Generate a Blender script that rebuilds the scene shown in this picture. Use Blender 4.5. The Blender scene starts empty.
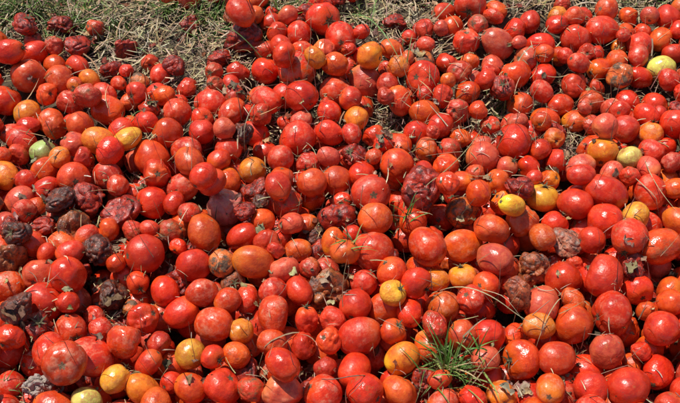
import bpy, math, random
import numpy as np
from mathutils import Vector, Matrix, Quaternion, noise
random.seed(11); rng=np.random.default_rng(7)
S=bpy.context.scene
S.view_settings.view_transform='Standard'; S.view_settings.look='None'; S.view_settings.exposure=0
# ---------------------------------------------------------------- camera
CAMH=1.44; P=math.radians(56.5); LENS=46.0
cam=bpy.data.cameras.new('camera'); co=bpy.data.objects.new('camera',cam); S.collection.objects.link(co)
co.location=(0,0,CAMH); co.rotation_euler=(math.pi/2-P,0,0)
cam.lens=LENS; cam.sensor_width=36; cam.clip_start=0.05; cam.clip_end=300
S.camera=co
K=18/LENS
def spot(px,py,z):
    """survey: photo reading -> point of the pile at height z, and metres per reading unit there"""
    u=(px-340)/340*K; v=(201.5-py)/340*K
    d=Vector((u, math.cos(P)+v*math.sin(P), -math.sin(P)+v*math.cos(P)))
    t=(z-CAMH)/d.z
    return t*d.x, t*d.y, t*K/340
def survey(x,y,z):
    dz=z-CAMH
    t=y*math.cos(P)-dz*math.sin(P)
    v=(y*math.sin(P)+dz*math.cos(P))/t; u=x/t
    return 340+u/K*340, 201.5-v/K*340
# ---------------------------------------------------------------- light
el=math.radians(60); az=math.radians(-40)
Sv=Vector((math.sin(az)*math.cos(el),math.cos(az)*math.cos(el),math.sin(el)))
sl=bpy.data.lights.new('sun','SUN'); sl.energy=5.0; sl.angle=math.radians(0.5); sl.color=(1,0.96,0.88)
so=bpy.data.objects.new('sun',sl); S.collection.objects.link(so); so.rotation_euler=Sv.to_track_quat('Z','Y').to_euler(); so.location=Sv*10
w=bpy.data.worlds.new('World'); S.world=w; w.use_nodes=True
nt=w.node_tree; bg=nt.nodes['Background']; sky=nt.nodes.new('ShaderNodeTexSky'); sky.sky_type='NISHITA'; sky.sun_disc=False
sky.sun_elevation=el; sky.sun_rotation=az
nt.links.new(sky.outputs[0],bg.inputs[0]); bg.inputs[1].default_value=0.10
# ---------------------------------------------------------------- material helper
class M:
    def __init__(s,name):
        s.m=bpy.data.materials.new(name); s.m.use_nodes=True; s.t=s.m.node_tree
        s.b=s.t.nodes['Principled BSDF']
    def n(s,ty,**k):
        x=s.t.nodes.new(ty)
        for a,b in k.items(): setattr(x,a,b)
        return x
    def put(s,v,i):
        if isinstance(v,bpy.types.NodeSocket): s.t.links.new(v,i)
        elif v is not None: i.default_value=v
    def noise(s,vec,scale,detail=3,rough=.55,dist=0):
        x=s.n('ShaderNodeTexNoise'); s.put(vec,x.inputs['Vector']); x.inputs['Scale'].default_value=scale
        x.inputs['Detail'].default_value=detail; x.inputs['Roughness'].default_value=rough; x.inputs['Distortion'].default_value=dist
        return x.outputs['Fac']
    def mr(s,v,a,b,c=0,d=1,smooth=True):
        x=s.n('ShaderNodeMapRange'); x.interpolation_type='SMOOTHSTEP' if smooth else 'LINEAR'
        s.put(v,x.inputs[0]); s.put(a,x.inputs[1]); s.put(b,x.inputs[2]); s.put(c,x.inputs[3]); s.put(d,x.inputs[4]); return x.outputs[0]
    def math(s,op,a,b=None,c=None):
        x=s.n('ShaderNodeMath',operation=op); s.put(a,x.inputs[0]); s.put(b,x.inputs[1])
        if c is not None: s.put(c,x.inputs[2])
        return x.outputs[0]
    def mix(s,f,a,b,mode='MIX'):
        x=s.n('ShaderNodeMix',data_type='RGBA',blend_type=mode)
        s.put(f,x.inputs[0]); s.put(a if isinstance(a,bpy.types.NodeSocket) else (*a,1),x.inputs[6])
        s.put(b if isinstance(b,bpy.types.NodeSocket) else (*b,1),x.inputs[7]); return x.outputs[2]
    def bump(s,h,strength,dist,prev=None):
        x=s.n('ShaderNodeBump'); s.put(strength,x.inputs['Strength']); x.inputs['Distance'].default_value=dist
        s.put(h,x.inputs['Height']); 
        if prev is not None: s.put(prev,x.inputs['Normal'])
        return x.outputs[0]
def coords(m):
    oi=m.n('ShaderNodeObjectInfo'); tc=m.n('ShaderNodeTexCoord')
    off=m.n('ShaderNodeVectorMath',operation='SCALE'); off.inputs[0].default_value=(61.3,37.7,83.1); m.put(oi.outputs['Random'],off.inputs['Scale'])
    ad=m.n('ShaderNodeVectorMath',operation='ADD'); m.put(tc.outputs['Object'],ad.inputs[0]); m.put(off.outputs[0],ad.inputs[1])
    return oi,tc.outputs['Object'],ad.outputs[0]
# fresh skin
m=M('tomato_skin'); oi,ob,v=coords(m); rnd=oi.outputs['Random']; dmg=m.math('SUBTRACT',1.0,oi.outputs['Alpha'])
col=oi.outputs['Color']
nA=m.noise(v,1.5,2,.55)
nB=m.noise(v,5.5,3,.65)
nC=m.noise(v,24,1,.6)
c=m.mix(m.mr(nA,.35,.7),col,m.mix(1.0,col,(0.74,0.5,0.6),'MULTIPLY'))
c=m.mix(m.mr(nB,.50,.72,0,.35),c,m.mix(1.0,col,(1.15,2.3,1.2),'MULTIPLY'))
sx=m.n('ShaderNodeSeparateXYZ'); m.put(ob,sx.inputs[0])
zz=sx.outputs[2]
sh=m.math('MULTIPLY',m.mr(zz,.35,1.0),m.mr(m.math('FRACT',m.math('MULTIPLY',rnd,17.3)),.3,1.0,0.05,.75))
c=m.mix(sh,c,m.mix(1.0,col,(1.15,3.0,1.5),'MULTIPLY'))
rr=m.math('SQRT',m.math('ADD',m.math('POWER',sx.outputs[0],2.0),m.math('POWER',sx.outputs[1],2.0)))
ang=m.math('ARCTAN2',sx.outputs[1],sx.outputs[0])
star=m.math('MULTIPLY',m.math('ABSOLUTE',m.math('SINE',m.math('MULTIPLY',ang,2.5))),.09)
rr2=m.math('ADD',m.math('SUBTRACT',rr,star),m.math('MULTIPLY',nB,.1))
scar=m.math('MULTIPLY',m.mr(rr2,.19,.12),m.math('GREATER_THAN',zz,.2))
c=m.mix(scar,c,(0.10,0.06,0.028))
bs=m.math('MULTIPLY',m.mr(rr,.05,.03),m.math('LESS_THAN',zz,-.2)); c=m.mix(bs,c,(0.08,0.04,0.02))
# dust / sun-faded film
r2=m.math('FRACT',m.math('MULTIPLY',rnd,91.7))
da=m.mr(r2,.30,1.0,.05,.95)
dn=m.noise(v,2.3,4,.7)
dust=m.math('MULTIPLY',m.mr(dn,.45,.66),da)
dust=m.math('MULTIPLY',dust,m.mr(nB,.35,.6,.35,1.0))
c=m.mix(m.math('MULTIPLY',dust,.46),c,(0.66,0.33,0.20))
sp=m.math('MULTIPLY',m.mr(nC,.62,.69),m.mr(nA,.46,.58)); c=m.mix(m.math('MULTIPLY',sp,.75),c,(0.12,0.06,0.035))
fl=m.math('MULTIPLY',m.mr(nC,.36,.30),m.mr(nA,.50,.40,0,.6)); c=m.mix(fl,c,(0.68,0.30,0.14))
th=m.math('SUBTRACT',.80,m.math('MULTIPLY',dmg,.36))
rn=m.math('ADD',m.math('MULTIPLY',nA,.45),m.math('MULTIPLY',dn,.55))
rot=m.mr(rn,th,m.math('ADD',th,.05))
halo=m.mr(rn,m.math('SUBTRACT',th,.08),th)
c=m.mix(m.math('MULTIPLY',halo,.6),c,(0.34,0.10,0.03))
c=m.mix(rot,c,m.mix(nB,(0.02,0.012,0.008),(0.24,0.13,0.07)))
m.put(c,m.b.inputs['Base Color'])
ro=m.math('ADD',m.mr(m.math('FRACT',m.math('MULTIPLY',rnd,53.1)),0,1,.14,.32),m.math('MULTIPLY',m.mr(nB,.3,.75),.18)); ro=m.math('ADD',ro,m.math('MULTIPLY',dust,.45))
ro=m.math('MAXIMUM',ro,m.math('MULTIPLY',rot,.75)); ro=m.math('MAXIMUM',ro,m.math('MULTIPLY',scar,.8)); m.put(ro,m.b.inputs['Roughness'])
hb=m.noise(v,3.0,4,.56)
m.put(m.bump(hb,m.math('ADD',.24,m.math('MULTIPLY',dmg,.5)),.0045),m.b.inputs['Normal'])
SKIN=m.m
# rotten skin
m=M('rotten_tomato_skin'); oi,ob,v=coords(m); col=oi.outputs['Color']
nA=m.noise(v,1.5,4,.6); nB=m.noise(v,4,4,.68)
c=m.mix(m.mr(nA,.36,.62),col,m.mix(1.0,col,(0.42,0.32,0.38),'MULTIPLY'))
c=m.mix(m.mr(nB,.52,.63,0,.9),c,(0.035,0.016,0.010))
c=m.mix(m.mr(nB,.46,.34,0,.6),c,(0.52,0.07,0.02))
al=oi.outputs['Alpha']; mo=m.mr(nA,m.math('MULTIPLY',al,.70),m.math('ADD',m.math('MULTIPLY',al,.70),.12))
mo=m.math('MULTIPLY',mo,m.mr(nB,.35,.6,.4,1))
c=m.mix(m.math('MULTIPLY',mo,.75),c,(0.44,0.36,0.29))
m.put(c,m.b.inputs['Base Color'])
ro=m.math('ADD',m.mr(nB,.35,.6,.2,.5),m.math('MULTIPLY',mo,.4)); m.put(ro,m.b.inputs['Roughness'])
m.put(m.bump(m.noise(v,3.5,5,.64,.6),.45,.007),m.b.inputs['Normal'])
ROT=m.m
def attrmat(name,rough=.7,spec=.3):
    m=M(name); a=m.n('ShaderNodeVertexColor',layer_name='Col'); tc=m.n('ShaderNodeTexCoord')
    n=m.noise(tc.outputs['Object'],160,2,.6); c=m.mix(m.mr(n,.3,.7,0,.6),a.outputs[0],m.mix(1.0,a.outputs[0],(.5,.46,.40),'MULTIPLY'))
    m.put(c,m.b.inputs['Base Color']); m.b.inputs['Roughness'].default_value=rough; m.b.inputs['Specular IOR Level'].default_value=spec
    return m.m
CAL=M('dry_calyx'); oi,ob,v=coords(CAL)
CAL.put(CAL.mix(CAL.noise(v,4,2),(0.16,0.13,0.05),(0.035,0.03,0.018)),CAL.b.inputs['Base Color']); CAL.b.inputs['Roughness'].default_value=.8
CAL=CAL.m
BLADE=attrmat('grass_blade',.55,.35); STRAW=attrmat('dry_straw_fibre',.75,.25); LEAF=attrmat('withered_leaf',.85,.2)
# ---------------------------------------------------------------- tomato meshes (unit radius, stem at +z)
def tomato_mesh(name,seed,elong=1.0,lobes=0,lobeamp=0,dimple=.12,taper=0,dents=1,dentd=.06,wr=0,coll=0,calyx=False,nu=36,nv=24,mat=None,squash=1,hf=.0,fine=1.0):
    R=random.Random(seed); so_=Vector((seed*3.7,seed*1.3,seed*7.1))
    vs=[];fs=[]
    dd=[(Vector((R.gauss(0,1),R.gauss(0,1),R.gauss(0,1))).normalized(),R.uniform(.5,1)) for _ in range(dents)]
    cds=[Vector((R.gauss(0,1),R.gauss(0,1),R.gauss(0,.6))).normalized() for _ in range(2)]
    ph=R.uniform(0,6)
    def pt(th,fi):
        n=Vector((math.sin(th)*math.cos(fi),math.sin(th)*math.sin(fi),math.cos(th)))
        r=1.0
        st=math.exp(-(th/.42)**2); r-=dimple*st
        eb=math.exp(-((math.pi-th)/.3)**2); r-=.03*eb
        if lobes: r+=lobeamp*math.cos(lobes*fi+ph)*(math.sin(th)**.7)*(0.4+.6*max(0,math.cos(th)))
        r+=.05*noise.noise(n*1.3+so_)
        for d,a in dd:
            k=n.dot(d)
            if k>.72: r-=dentd*a*((k-.72)/.28)**.8
        if coll:
            for i_,cd in enumerate(cds):
                k=max(0,n.dot(cd)); r-=coll*(1,.6)[i_]*k*k*(.75+.5*noise.noise(n*2.5+so_))
        if wr:
            q=n*1.05+so_; q+=Vector((noise.noise(q),noise.noise(q+Vector((9,0,0))),noise.noise(q+Vector((0,9,0)))))*.7
            a1=abs(noise.noise(q*1.2)); a2=abs(noise.noise(q*2.4))
            r-=wr*math.exp(-a1*6)*1.0
            r-=wr*.28*fine*math.exp(-a2*7)
            r+=wr*.9*noise.noise(q*1.1+Vector((5,5,5)))
            if hf: r+=hf*noise.noise(q*7)+hf*.5*noise.noise(q*15)
        p=n*r
        t=1-taper*p.z
        return Vector((p.x*t*squash,p.y*t/squash,p.z*elong))
    vs.append(pt(0.001,0))
    for i in range(1,nv):
        for j in range(nu): vs.append(pt(math.pi*i/nv,2*math.pi*j/nu))
    vs.append(pt(math.pi-.001,0))
    for j in range(nu): fs.append((0,1+j,1+(j+1)%nu))
    for i in range(nv-2):
        for j in range(nu):
            a=1+i*nu+j;b=1+i*nu+(j+1)%nu; fs.append((a,a+nu,b+nu,b))
    L=len(vs)-1; o=1+(nv-2)*nu
    for j in range(nu): fs.append((L,o+(j+1)%nu,o+j))
    mi=[0]*len(fs)
    if calyx:
        zt=vs[0].z
        ns=R.choice([5,5,6])
        for k in range(ns):
            a=k*2*math.pi/ns+R.uniform(-.2,.2); Ls=R.uniform(.35,.62); up=R.uniform(-.05,.3); b0=len(vs); T=Vector((-math.sin(a),math.cos(a),0)); D=Vector((math.cos(a),math.sin(a),0))
            for s in range(5):
                f=s/4; wd=.075*(1-f)**.8+.004
                ctr=D*(Ls*f)+Vector((0,0,zt+.06+.10*math.sin(f*2.2)+up*f*f))+T*R.uniform(-.03,.03)
                vs.append(ctr-T*wd); vs.append(ctr+Vector((0,0,.03*(1-f)))); vs.append(ctr+T*wd)
            for s in range(4):
                q=b0+3*s; fs+= [(q,q+1,q+4,q+3),(q+1,q+2,q+5,q+4)]; mi+=[1,1]
        b0=len(vs); hs=R.uniform(.1,.35); dx=R.uniform(-.15,.15)
        for s in range(3):
            for j in range(6):
                a=j*math.pi/3; vs.append(Vector((math.cos(a)*.055+dx*s/2,math.sin(a)*.055,zt-.02+s*hs/2)))
        for s in range(2):
            for j in range(6):
                q=b0+6*s; fs.append((q+j,q+(j+1)%6,q+6+(j+1)%6,q+6+j)); mi.append(1)
        fs.append(tuple(b0+12+j for j in range(6))); mi.append(1)
    me=bpy.data.meshes.new(name); me.from_pydata([tuple(x) for x in vs],[],fs); me.materials.append(mat or SKIN); me.materials.append(CAL)
    me.polygons.foreach_set('material_index',mi); me.polygons.foreach_set('use_smooth',[True]*len(fs)); me.update()
    s=1/(elong**(1/3)); me.transform(Matrix.Scale(s,4)); return me
rounds=[tomato_mesh('tomato_round_%d'%i,10+i,elong=R_,lobes=lb,lobeamp=la,dimple=dm,taper=tp,dents=de,dentd=.11,calyx=cx) for i,(R_,lb,la,dm,tp,de,cx) in enumerate([
 (.92,5,.025,.16,0,1,False),(.86,4,.035,.18,.02,2,True),(.97,0,0,.12,.03,2,False),(1.06,3,.025,.14,-.03,1,False),(.84,6,.03,.2,0,2,False),(.95,0,0,.13,.05,3,True),(.9,5,.03,.16,.02,3,False)])]
plums=[tomato_mesh('tomato_plum_%d'%i,40+i,elong=R_,lobes=lb,lobeamp=la,dimple=dm,taper=tp,dents=de,dentd=.10,calyx=cx,squash=sq) for i,(R_,lb,la,dm,tp,de,cx,sq) in enumerate([
 (1.22,0,0,.08,.05,1,False,1),(1.26,3,.025,.09,.07,2,False,1.04),(1.16,4,.02,.1,.04,2,True,1),(1.34,0,0,.07,.04,2,False,.97),(1.22,3,.03,.09,.08,2,False,1.05),(1.3,3,.02,.08,-.05,2,False,1.0)])]
soft=[tomato_mesh('tomato_soft_%d'%i,70+i,elong=random.uniform(.8,1.3),lobes=4,lobeamp=.03,dimple=.15,dents=3,dentd=.2,wr=.055,coll=.22,nu=60,nv=42,calyx=i==2,fine=.4) for i in range(8)]
rots=[tomato_mesh('tomato_rotten_%d'%i,90+i,elong=random.uniform(.55,.9),lobes=5,lobeamp=.04,dimple=.3,dents=3,dentd=.3,wr=.11+.01*i,coll=.5,nu=80,nv=56,mat=ROT,calyx=i%3==0,fine=.25+.05*i) for i in range(8)]
mush=tomato_mesh('tomato_mush',131,elong=.8,dents=4,dentd=.2,wr=.26,coll=.3,hf=.07,nu=120,nv=90,mat=ROT)
# ---------------------------------------------------------------- survey of the recognisable fruits: x y size kind
KEY='''28 75 34 r;10 50 28 r;60 80 30 r;5 100 32 r;27 113 28 o;50 120 26 q;78 125 28 r;108 110 30 r;88 95 28 s;130 137 26 O;152 156 36 r;42 153 27 g;74 145 28 p
160 75 22 r;175 110 28 r;187 86 22 s;210 100 30 r;238 72 24 s;265 70 28 r;297 70 38 r;300 97 34 r;243 37 32 d;240 14 28 r;323 18 34 r;340 38 33 r;303 38 26 r;318 55 22 o;290 52 26 r;336 65 26 q;365 77 34 p;370 55 27 o;338 90 34 r;355 118 26 o;375 135 24 r;297 137 34 r;330 132 26 r;400 98 26 r;420 75 33 r;397 47 18 d;423 30 24 s;443 12 22 r;470 6 30 r;497 43 32 p;467 42 28 r;470 62 20 q;515 75 30 r;540 45 26 r;543 75 24 r;577 35 30 r;602 30 32 r;617 60 24 q;642 72 24 r;661 68 28 y;640 45 26 r;668 18 28 r;600 68 24 r;580 62 22 r;575 85 26 s;560 105 26 r;590 100 24 r;607 127 26 p;602 152 30 o;630 158 26 y;650 132 24 o;674 125 30 r;655 105 26 r;512 143 36 r;482 155 32 p;545 120 26 r;520 105 26 r;440 125 26 r;425 148 24 r;460 130 22 q;465 90 24 r;447 62 22 r
150 200 34 r;182 188 30 r;205 175 27 r;190 162 30 r;216 182 28 r;224 207 40 w;255 170 28 o;280 187 28 r;290 205 32 s;202 232 36 r;143 256 40 r;192 265 35 r;253 260 36 q;222 261 28 m;200 292 30 r;180 312 32 r;143 318 34 r;240 237 28 r;270 238 30 s;300 251 25 q;316 236 16 b;338 218 38 d;370 190 40 r;337 180 30 r;395 165 36 r;420 190 42 d;462 212 34 m;377 217 35 q;372 248 42 r;345 252 28 q;328 288 38 k;300 290 28 r;275 290 28 r;250 292 26 r;228 299 26 r;390 265 32 r;426 247 38 r;415 278 32 r;460 243 34 q;440 265 26 o;463 275 28 o;495 228 34 r;525 220 34 q;512 205 24 O;541 197 30 O;559 215 28 r;565 238 28 v;537 265 30 k;569 268 36 r;602 274 38 r;605 218 36 r;632 233 36 r;662 248 38 r;605 190 40 r;655 192 34 r;640 214 28 O;580 200 32 r;678 222 30 q;590 241 28 r;495 258 34 p;470 300 28 r;520 291 28 k;545 302 36 p;580 325 40 r;614 312 42 r;637 290 30 r;663 332 36 r;672 290 30 q;553 353 36 r;605 350 34 p;521 360 38 r;490 335 34 r;542 325 28 o;630 385 42 r;660 362 34 r;590 388 34 r;548 388 32 q;503 399 34 o;465 335 30 r;435 325 28 s;430 348 32 q;445 305 32 q;385 312 36 r;362 335 40 r;355 302 32 r;332 312 28 s;395 288 27 O;409 312 28 r;330 340 28 r;353 367 36 r;325 362 26 s;300 345 28 s;280 368 32 r;323 394 38 r;365 390 36 r;282 394 40 p;245 345 28 r;237 325 26 o;213 325 36 r;210 355 24 r;237 356 27 q;190 355 31 O;172 380 22 r;143 388 32 o;117 378 29 O;93 355 42 r;65 362 42 r;78 389 30 y;38 387 30 x;40 330 30 d;20 310 30 b;6 285 38 r;10 258 28 k;45 302 40 r;67 275 38 r;30 245 30 r;97 252 30 b;78 228 32 k;60 200 30 b;15 235 28 b;90 198 28 d;120 210 34 d;110 290 30 b;107 176 28 r;75 178 32 r;45 180 28 r;20 202 28 p;4 175 28 o;165 285 28 r;155 342 26 s;400 360 32 o;400 388 34 q;132 232 24 s;45 222 24 d;95 315 26 s;8 335 30 r;10 385 28 r;448 372 24 d;258 115 24 s;240 130 22 b;265 145 24 r;230 150 26 r;310 160 26 s;350 155 22 d;200 130 26 r;225 128 22 p;150 110 22 s;135 92 22 r;112 70 22 d;75 45 24 d;60 22 22 d;95 28 20 s;110 152 26 r;440 95 24 s;480 195 26 r;445 180 24 r;500 180 24 q;530 165 24 r;560 160 24 r;585 172 24 r;260 205 18 b;640 260 22 d;560 20 22 r;530 20 22 r;628 100 24 r;630 15 22 q;20 140 28 r'''
keys=[]
for tok in KEY.replace('\n',';').split(';'):
    a=tok.split(); 
    if len(a)==4: keys.append((float(a[0]),float(a[1]),float(a[2]),a[3]))
holes=[(182,44,66,46),(60,6,110,36),(120,40,50,30),(388,114,28,24),(385,12,38,34),(492,100,26,26),(640,-6,55,16),(570,138,22,15),(345,150,24,18),(555,-6,60,16),(470,-10,60,14),(15,322,20,16),(470,375,20,18),(345,170,14,10),(442,42,22,18),(285,0,16,14),(245,140,16,14),(70,215,16,12),(270,118,14,12),(650,90,16,12),(318,205,14,10)]
def edge_dist(px,py):
    return min(math.hypot((px-a)/c_,(py-b)/d_) for a,b,c_,d_ in holes)
def Htop(x,y):
    t=max(0,min(1,(y-.55)/.75)); h=.135-.10*t
    px,py=survey(x,y,.1)
    l=max(0,min(1,(300-px)/200))*max(0,min(1,(150-py)/110)); h-=.035*l
    h+=.018*noise.noise(Vector((x*3,y*3,4)))
    e=max(0,min(1,(1.3-abs(x))/.3))*max(0,min(1,(1.75-y)/.3))*max(0,min(1,(y-.05)/.3))
    return max(.026,h*e)
balls=[]; grid={}; CS=.09
def add(x,y,z,r,k,key=False):
    i=len(balls); balls.append((x,y,z,r,k,key)); grid.setdefault((int(x//CS),int(y//CS)),[]).append(i)
def near(x,y):
    gx,gy=int(x//CS),int(y//CS)
    for a in (-1,0,1):
        for b in (-1,0,1):
            for i in grid.get((gx+a,gy+b),()): yield balls[i]
PR=.95
def rest(x,y,r):
    z=r*.93
    for q in near(x,y):
        d2=(q[0]-x)**2+(q[1]-y)**2; s=(q[3]+r)*PR
        if d2<s*s: z=max(z,q[2]+math.sqrt(s*s-d2))
    return z
def settle(x,y,r,n,step):
    bx,by,bz=x,y,rest(x,y,r)
    for i in range(n):
        a=random.uniform(0,6.283); l=random.uniform(.1,1)*step
        cx,cy=bx+math.cos(a)*l,by+math.sin(a)*l; cz=rest(cx,cy,r)
        if cz<bz: bx,by,bz=cx,cy,cz
    return bx,by,bz
def kindrand(px):
    t=random.random(); orange=.12+.08*(px>380)
    if t<orange: return random.choice('oqqqq')
    if t<orange+.11: return 'p'
    if t<orange+.24: return 's'
    if t<orange+.29: return 'd'
    if t<orange+.31: return random.choice('kmm')
    return 'r'
for _ in range(4600):
    x=random.uniform(-1.3,1.3); y=random.uniform(.06,1.75)
    h=Htop(x,y); px,py=survey(x,y,h)
    if edge_dist(px,py)<1.05: continue
    r=random.uniform(.023,.031)
    if h<.05: continue
    x,y,z=settle(x,y,r,9,.02)
    if z>h-.036: continue
    add(x,y,z,r,random.choice('rrrrpsdqr'))
nl=len(balls)
for px,py,d,k in sorted(keys,key=lambda t:t[2]*-1):
    z=.1
    for _ in range(6):
        x,y,s=spot(px,py,z); r=d/2*s; z2=rest(x,y,r); z=.5*z+.5*z2
    x,y,s=spot(px,py,z); r=d/2*s*.98
    x,y,z=settle(x,y,r,5,.004)
    add(x,y,z,r,k,True)
def fill(n,r0,r1,kk):
    for _ in range(n):
        x=random.uniform(-1.3,1.3); y=random.uniform(.06,1.75); r=random.uniform(r0,r1)
        px,py=survey(x,y,Htop(x,y)); e=edge_dist(px,py)
        if e<1: continue
        x,y,z=settle(x,y,r,8,.012)
        if z>Htop(x,y)+.018: continue
        ok=True
        for q in near(x,y):
            if q[5]:
                d=math.hypot(q[0]-x,q[1]-y)
                if z>q[2]-.3*q[3] and d<.88*(r+q[3]): ok=False;break
                if d<.58*(r+q[3]): ok=False;break
        if ok: add(x,y,z,r,kk or kindrand(px),False)
fill(3000,.023,.030,None); fill(3500,.019,.023,None); fill(1200,.015,.018,None)
for px,py,d,k in [(150,60,20,'s'),(190,20,18,'d'),(175,70,20,'d'),(215,78,20,'s'),(125,45,20,'d'),(30,30,22,'d'),(395,18,20,'d'),(385,108,18,'s'),(500,98,18,'d'),(220,55,22,'d')]:
    x,y,s=spot(px,py,.03); r=d/2*s; add(x,y,rest(x,y,r)*.85,r,k,False)
# ---------------------------------------------------------------- build fruit objects
pile=bpy.data.objects.new('tomato_pile',None); S.collection.objects.link(pile)
def jit(c,a=.1): 
    k=random.uniform(1-a*1.3,1+a); return tuple(max(0,min(1,v*k*random.uniform(1-a,1+a))) for v in c)
COL={'r':(.68,.034,.008),'q':(.74,.095,.010),'o':(.78,.20,.014),'O':(.80,.35,.03),'y':(.70,.60,.13),'g':(.36,.46,.13),'p':(.66,.085,.040),'s':(.58,.040,.013),'w':(.64,.19,.13),'d':(.42,.030,.012),'m':(.66,.14,.03),'k':(.40,.10,.028),'b':(.15,.048,.026),'v':(.52,.17,.11),'x':(.40,.38,.34)}
top_names={'g':'green_tomato','y':'yellow_tomato','b':'rotten_tomato','k':'rotten_tomato','v':'mouldy_tomato','x':'mouldy_tomato'}
for (x,y,z,r,k,key) in balls:
    c=jit(COL[k]); al=1-abs(random.gauss(0,.12)); flat=1
    if k=='r' and random.random()<.45: c=(c[0],c[1]*random.uniform(1,2.1),c[2])
    if k in 'roqOp': me=random.choice(rounds*5+plums*5+soft); al-=.25*(random.random()<.2)
    elif k in 'yg': me=rounds[0] if k=='g' else random.choice(rounds)
    elif k=='s': me=random.choice(soft); al=random.uniform(.3,.8)
    elif k=='m': me=random.choice(soft); al=.15
    elif k=='w': me=soft[1]; al=.55
    elif k=='d': me=random.choice(rots[:5]); al=1.0
    elif k=='k': me=random.choice(rots); al=.95
    elif k=='b': me=random.choice(rots); al=random.uniform(.85,1)
    elif k=='v': me=rots[2]; al=.75
    elif k=='x': me=mush; al=.45
    nm=top_names.get(k) if key else None
    o=bpy.data.objects.new(nm or 'tomato',me); S.collection.objects.link(o)
    if not nm: o.parent=pile
    zz=random.gauss(0,.35) if me in plums else random.gauss(.1,.7)
    if me in rots: zz=random.gauss(0,.7)+2*random.choice([-1,1])
    a=random.uniform(0,6.283)
    if key and k in 'yg': zz=-.5; a=random.uniform(4.2,5.2)
    ax=Vector((math.cos(a),math.sin(a),zz)).normalized()
    q=ax.to_track_quat('Z','Y')@Quaternion((0,0,1),random.uniform(0,6.283))
    o.rotation_euler=q.to_euler(); o.location=(x,y,z)
    f=1.04 if me not in rots else 1.2; o.scale=(r*f*random.uniform(.95,1.05),r*f*random.uniform(.95,1.05),r*f*random.uniform(.95,1.05))
    o.color=(*c,al)
# ---------------------------------------------------------------- ground
def gz(x,y):
    return .010*noise.noise(Vector((x*4,y*4,0)))+.006*noise.noise(Vector((x*14,y*14,3)))+.10*noise.noise(Vector((x*.3,y*.3,8)))*min(1,max(0,(math.hypot(x,y-1)-2)/4))-.004
N=200; vs=[];fs=[]
cs=[2.4*t+70*t**9 for t in np.linspace(-1,1,N+1)]
for j in range(N+1):
    for i in range(N+1): vs.append((cs[i],cs[j]+1,gz(cs[i],cs[j]+1)))
for j in range(N):
    for i in range(N): a=j*(N+1)+i; fs.append((a,a+1,a+N+2,a+N+1))
me=bpy.data.meshes.new('ground'); me.from_pydata(vs,[],fs); me.polygons.foreach_set('use_smooth',[True]*len(fs))
g=bpy.data.objects.new('ground',me); S.collection.objects.link(g)
m=M('soil'); tc=m.n('ShaderNodeTexCoord'); v=tc.outputs['Object']
c=m.mix(m.mr(m.noise(v,9,5,.65),.35,.65),(0.10,0.07,0.045),(0.20,0.155,0.105)); c=m.mix(m.mr(m.noise(v,70,4,.7),.55,.7),c,(0.30,0.24,0.16)); c=m.mix(m.mr(m.noise(v,1.5,3),.5,.7,0,.4),c,(0.07,0.08,0.03))
m.put(c,m.b.inputs['Base Color']); m.b.inputs['Roughness'].default_value=.95; m.b.inputs['Specular IOR Level'].default_value=.15
m.put(m.bump(m.noise(v,60,6,.75),.9,.02),m.b.inputs['Normal']); me.materials.append(m.m)
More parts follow.
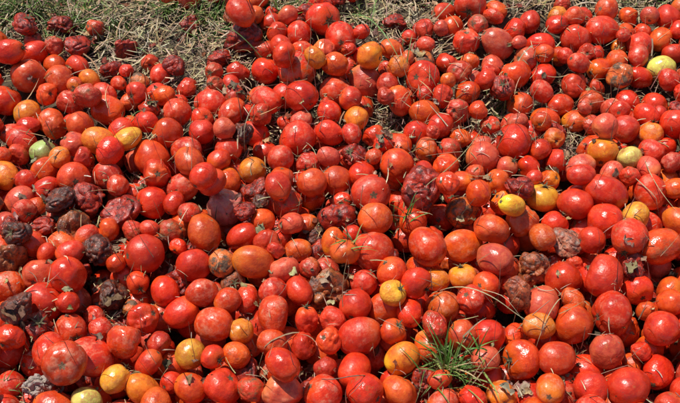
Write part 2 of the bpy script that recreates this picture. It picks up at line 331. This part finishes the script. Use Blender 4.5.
# ---------------------------------------------------------------- ribbons
class Rib:
    def __init__(s): s.v=[];s.f=[];s.c=[]
    def strip(s,pts,wd,col,fold=.25,tip=True,endw=.1):
        b=len(s.v); n=len(pts)
        for i,p in enumerate(pts):
            t=i/(n-1); d=(pts[min(i+1,n-1)]-pts[max(i-1,0)]).normalized(); side=d.cross(Vector((0,0,1)))
            if side.length<.1: side=Vector((1,0,0))
            side.normalize(); up=side.cross(d)
            ww=wd*((1-t)**.6*(1-endw)+endw if tip else 1)*(min(1,.5+t*4))
            s.v+= [p-side*ww+up*ww*fold, p, p+side*ww+up*ww*fold]; s.c+=[col]*3
        for i in range(n-1):
            q=b+3*i; s.f+=[(q,q+1,q+4,q+3),(q+1,q+2,q+5,q+4)]
    def tube(s,pts,r0,r1,col,k=5):
        b=len(s.v); n=len(pts)
        for i,p in enumerate(pts):
            d=(pts[min(i+1,n-1)]-pts[max(i-1,0)]).normalized(); sd=d.orthogonal().normalized(); u=d.cross(sd); r=r0+(r1-r0)*i/(n-1)
            for j in range(k): a=j*6.2832/k; s.v.append(p+sd*math.cos(a)*r+u*math.sin(a)*r); s.c.append(col)
        for i in range(n-1):
            for j in range(k): q=b+i*k; s.f.append((q+j,q+(j+1)%k,q+k+(j+1)%k,q+k+j))
    def flake(s,x,y,z,a,L,col,ti=0,W=.34,zmin=-1):
        G=6; b=len(s.v); so_=Vector((random.uniform(0,50),random.uniform(0,50),0)); cu=random.uniform(-.9,1.4)
        for i in range(G+1):
            t=i/G; wd=L*W*(max(0,math.sin(math.pi*(t*.92+.05)))**.8)*(1+.7*noise.noise(Vector((t*5,0,0))+so_))
            off=.25*L*noise.noise(Vector((t*2,7,0))+so_)
            for j in range(5):
                q=(j-2)/2; lx=L*(t-.5); ly=q*wd*(1+.4*noise.noise(Vector((t*7,q*3,2))+so_))+off; lz=.45*L*noise.noise(Vector((t*4,q*3,0))+so_)+q*q*wd*cu+ti*lx
                s.v.append(Vector((x+lx*math.cos(a)-ly*math.sin(a),y+lx*math.sin(a)+ly*math.cos(a),max(z+lz,zmin)))); s.c.append(col)
        for i in range(G):
            for j in range(4): q=b+i*5+j; s.f.append((q,q+1,q+6,q+5))
    def obj(s,name,mat):
        me=bpy.data.meshes.new(name); me.from_pydata([tuple(x) for x in s.v],[],s.f); me.materials.append(mat)
        at=me.color_attributes.new('Col','FLOAT_COLOR','POINT'); at.data.foreach_set('color',np.array([(*c,1) for c in s.c],dtype=np.float32).ravel())
        me.polygons.foreach_set('use_smooth',[True]*len(s.f)); o=bpy.data.objects.new(name,me); S.collection.objects.link(o); return o
def surf(x,y):
    z=gz(x,y)
    for q in near(x,y):
        d2=(q[0]-x)**2+(q[1]-y)**2
        if d2<q[3]**2: z=max(z,q[2]+math.sqrt(q[3]**2-d2))
    return z
def straws(): 
    t=random.random()
    if t<.5: return jit((.46,.34,.20),.2)
    if t<.70: return jit((.28,.19,.11),.2)
    if t<.92: return jit((.62,.51,.34),.15)
    return jit((.10,.065,.04),.2)
def leafcol(): return jit(random.choice([(.26,.17,.10),(.36,.26,.15),(.16,.10,.06),(.22,.05,.03),(.44,.33,.20)]),.22)
mat=Rib(); cnt=0
while cnt<18000:
    x=random.uniform(-1.5,1.5); y=random.uniform(.75,2.4); px,py=survey(x,y,.02); e=edge_dist(px,py)
    if y<1.7 and e>1.25 and py>-5: 
        if random.random()>.08: continue
    if py<-8 and y<2.4 and random.random()<.6: continue
    cnt+=1; L=random.uniform(.012,.07); a=random.uniform(0,6.283) if random.random()<.6 else random.gauss(.6,.6); z0=gz(x,y)+random.uniform(.001,.028); tl=random.gauss(.08,.3); cv=random.gauss(0,.5)
    pts=[]
    for i in range(5):
        t=i/4; aa=a+cv*t; pts.append(Vector((x+math.cos(aa)*L*t,y+math.sin(aa)*L*t,max(gz(x,y)+.001,z0+tl*L*t))))
    if random.random()<.10: mat.flake(x,y,z0+.003,a,random.uniform(.008,.02),leafcol(),random.uniform(-.4,.4),zmin=gz(x,y)+.001)
    else: mat.strip(pts,random.uniform(.0005,.0017),straws(),tip=random.random()<.5)
mat.obj('dry_straw',STRAW)
ls=Rib()
def lay(x,y,L,a,wd,col,tube=False,cv=0):
    n=max(4,int(L/.012)); P_=[]
    for i in range(n+1):
        t=i/n; aa=a+cv*t; P_.append([x+math.cos(aa)*L*t,y+math.sin(aa)*L*t])
    zs=[surf(*p) for p in P_]
    A,B=zs[0],zs[-1]; li=[A+(B-A)*i/n for i in range(n+1)]; up=max(z-l for z,l in zip(zs,li))
    k=.35 if L>.07 else 1.0
    out=[]
    for i in range(n+1):
        z=max(zs[i],li[i]+up*(max(0,math.sin(math.pi*i/n))**.5 if k<1 else 1)) + .0015
        out.append(Vector((P_[i][0],P_[i][1],z)))
    if k<1:
        for _ in range(3):
            for i in range(1,n): out[i].z=max(zs[i]+.001,(out[i-1].z+out[i+1].z)/2)
    if tube: ls.tube(out,wd,wd*.5,col)
    else: ls.strip(out,wd,col,tip=True)
def lows(px,py,z,rad,n=7):
    x,y,s=spot(px,py,z); best=None
    for _ in range(n):
        a=x+random.uniform(-rad,rad); b=y+random.uniform(-rad,rad); zz=surf(a,b)
        if best is None or zz<best[2]: best=(a,b,zz)
    return best
def straw_dens(px,py):
    return .15+.85*math.exp(-((px-430)/110)**2-((py-100)/75)**2)+.65*math.exp(-((px-600)/90)**2-((py-60)/65)**2)+.6*math.exp(-((px-170)/130)**2-((py-95)/45)**2)+.3*math.exp(-((px-540)/120)**2-((py-330)/60)**2)+.5*math.exp(-((py-5)/22)**2)
for _ in range(3800):
    px=random.uniform(-30,710); py=random.uniform(-5,410)
    if random.random()>straw_dens(px,py): continue
    x,y,zz=lows(px,py,.11,.02,4); lay(x,y,random.uniform(.006,.032) if random.random()<.95 else random.uniform(.04,.08),random.uniform(0,6.283),random.uniform(.0004,.0012),straws(),random.random()<.3,random.gauss(0,.35))
for (p0,p1,wd,cl) in [((440,290),(560,352),.0011,0),((470,280),(520,330),.0009,0),((640,170),(679,200),.0012,0),((650,150),(672,210),.001,0),((425,190),(500,110),.0011,1),((560,300),(530,345),.0009,0),((300,330),(250,352),.0014,1),((60,140),(25,165),.001,0),((255,85),(235,135),.0012,1)]:
    a=spot(*p0,.13); b=spot(*p1,.13); L=math.hypot(a[0]-b[0],a[1]-b[1]); lay(a[0],a[1],L,math.atan2(b[1]-a[1],b[0]-a[0])-.1,wd,jit((.45,.36,.22) if cl==0 else (.32,.26,.14)),False,.2)
for _ in range(300):
    px=random.uniform(-20,700); py=random.uniform(0,405)
    if random.random()>straw_dens(px,py)*.8: continue
    x,y,zz=lows(px,py,.08,.025,10); L=random.uniform(.015,.055); a=random.uniform(0,6.283); th=random.uniform(.3,1.1); p=Vector((x,y,zz-.004)); pts=[]; bend=random.uniform(-.3,.4)
    for i in range(6):
        pts.append(p.copy()); th+=bend/5; p+=Vector((math.cos(a)*math.sin(th),math.sin(a)*math.sin(th),math.cos(th)))*L/5
    if random.random()<.5: ls.tube(pts,random.uniform(.0005,.0011),.0003,straws())
    else: ls.strip(pts,random.uniform(.0006,.0014),straws())
ls.obj('loose_straw',STRAW)
db=Rib()
for _ in range(9500):
    px=random.uniform(-30,710); py=random.uniform(0,420)
    dens=.24+.7*math.exp(-((px-70)/110)**2-((py-230)/90)**2)+.8*math.exp(-((px-410)/150)**2-((py-110)/85)**2)+.6*math.exp(-((px-220)/90)**2-((py-100)/50)**2)+.6*math.exp(-((px-600)/110)**2-((py-80)/70)**2)+.4*math.exp(-((px-330)/60)**2-((py-220)/50)**2)
    if random.random()>dens: continue
    x,y,zz=lows(px,py,.10,.03,9)
    if random.random()<.5: db.flake(x,y,zz+random.uniform(.001,.006),random.uniform(0,6.28),random.uniform(.006,.018),leafcol(),random.uniform(-.8,.8),random.uniform(.15,.4),zmin=zz-.004)
    else:
        a=random.uniform(0,6.28); L=random.uniform(.01,.035); tl=random.gauss(0,.5); db.strip([Vector((x+math.cos(a)*L*(t-.5),y+math.sin(a)*L*(t-.5),zz+.005+tl*L*(t-.5)+.1*L*math.sin(t*3.14))) for t in (0,.33,.66,1)],random.uniform(.0005,.0015),straws())
db.obj('plant_debris',LEAF)
def tuft(name,spots,green=1.0):
    rb=Rib()
    for (px,py,rx,ry,n,Lm) in spots:
        for _ in range(n):
            x,y,s=spot(px+random.gauss(0,rx*.5),py+random.gauss(0,ry*.5),.03 if py<110 else .09)
            z=min(surf(x,y),.16) if py>110 else gz(x,y)
            L=Lm*random.uniform(.5,1.25); a=random.uniform(0,6.283); ln=random.uniform(.15,1.1); n_=8; pts=[]; p=Vector((x,y,z-.01)); th=random.uniform(.0,.5)
            for i in range(n_+1):
                pts.append(p.copy()); t=i/n_; th+=ln/n_*1.6; aa=a+.3*math.sin(t*3)
                p+=Vector((math.cos(aa)*math.sin(th),math.sin(aa)*math.sin(th),math.cos(th)))*L/n_
                p.z=max(p.z,gz(p.x,p.y)+.002)
            t=random.random(); col=jit((.11,.21,.035),.2) if t<.6*green else (jit((.22,.30,.08),.2) if t<.82 else jit((.42,.34,.19),.15))
            rb.strip(pts,random.uniform(.0008,.0023),col,fold=.35,endw=.03)
    return rb.obj(name,BLADE)
tuft('grass_tuft',[(20,2,45,18,240,.10),(70,10,40,20,200,.08),(115,22,30,18,80,.07)])
tuft('grass_tuft',[(175,2,50,10,200,.08),(215,20,22,20,70,.07),(205,8,30,14,80,.08)])
tuft('grass_tuft',[(285,2,24,12,90,.07),(262,22,10,14,30,.06)])
tuft('grass_tuft',[(452,378,24,20,150,.085),(440,368,12,14,40,.07)])
tuft('grass_tuft',[(402,216,8,12,24,.055)],1.2)
tuft('grass_tuft',[(352,262,6,12,14,.05)],1.0)
tuft('grass_tuft',[(362,12,20,12,60,.07),(400,62,12,18,28,.06),(500,100,18,14,38,.055),(385,110,18,14,26,.05)],.7)
tuft('grass_tuft',[(655,-10,60,12,90,.07),(-30,-20,80,30,120,.1),(330,-34,200,12,160,.08),(560,-20,80,12,80,.07),(460,-14,60,10,50,.07)],.6)
tuft('grass_tuft',[(12,398,18,8,14,.04)],.8)
st=Rib()
for (p0,p1,h,w_) in [((352,14),(402,72),.05,.0020),((378,0),(370,40),.04,.0016),((404,82),(412,40),.03,.0015),((262,58),(215,30),.03,.0014),((150,112),(130,128),.02,.0013)]:
    a=spot(*p0,.05); b=spot(*p1,.09); n_=12; pts=[]
    for i in range(n_+1):
        t=i/n_; x=a[0]+(b[0]-a[0])*t; y=a[1]+(b[1]-a[1])*t; pts.append(Vector((x,y,.03+.06*t+h*math.sin(math.pi*t)*.8+.02)))
    st.strip(pts,w_,jit((.16,.26,.07)),fold=.3,endw=.03)
st.obj('grass_stem',BLADE)
def leafobj(name,px,py,size,n,col):
    rb=Rib(); x0,y0,s=spot(px,py,.13)
    for _ in range(n+2):
        x=x0+random.gauss(0,size*.3); y=y0+random.gauss(0,size*.3); z=surf(x,y)+.002
        rb.flake(x,y,z,random.uniform(0,6.28),size*random.uniform(.35,.8),jit(col,.2),random.uniform(-.5,.5),random.uniform(.2,.35),zmin=gz(x,y)+.002)
    return rb.obj(name,LEAF)
for px,py,sz,n,col in [(516,386,.04,4,(.38,.28,.18)),(628,262,.04,5,(.30,.20,.12)),(320,205,.03,3,(.30,.21,.12)),(325,190,.025,2,(.27,.19,.10)),(250,130,.03,4,(.22,.15,.09)),(70,205,.03,4,(.22,.15,.09)),(105,300,.03,3,(.16,.10,.06)),(380,128,.03,4,(.28,.2,.12)),(574,140,.03,4,(.34,.25,.15)),(500,118,.025,3,(.30,.22,.13)),(20,330,.04,5,(.16,.10,.06)),(420,25,.03,4,(.36,.28,.18)),(330,275,.025,2,(.40,.3,.18)),(205,385,.03,2,(.24,.14,.08)),(150,90,.03,5,(.27,.19,.12)),(230,65,.03,4,(.24,.16,.1))]:
    leafobj('withered_leaf',px,py,sz,n,col)
print('lower',nl,'total',len(balls))
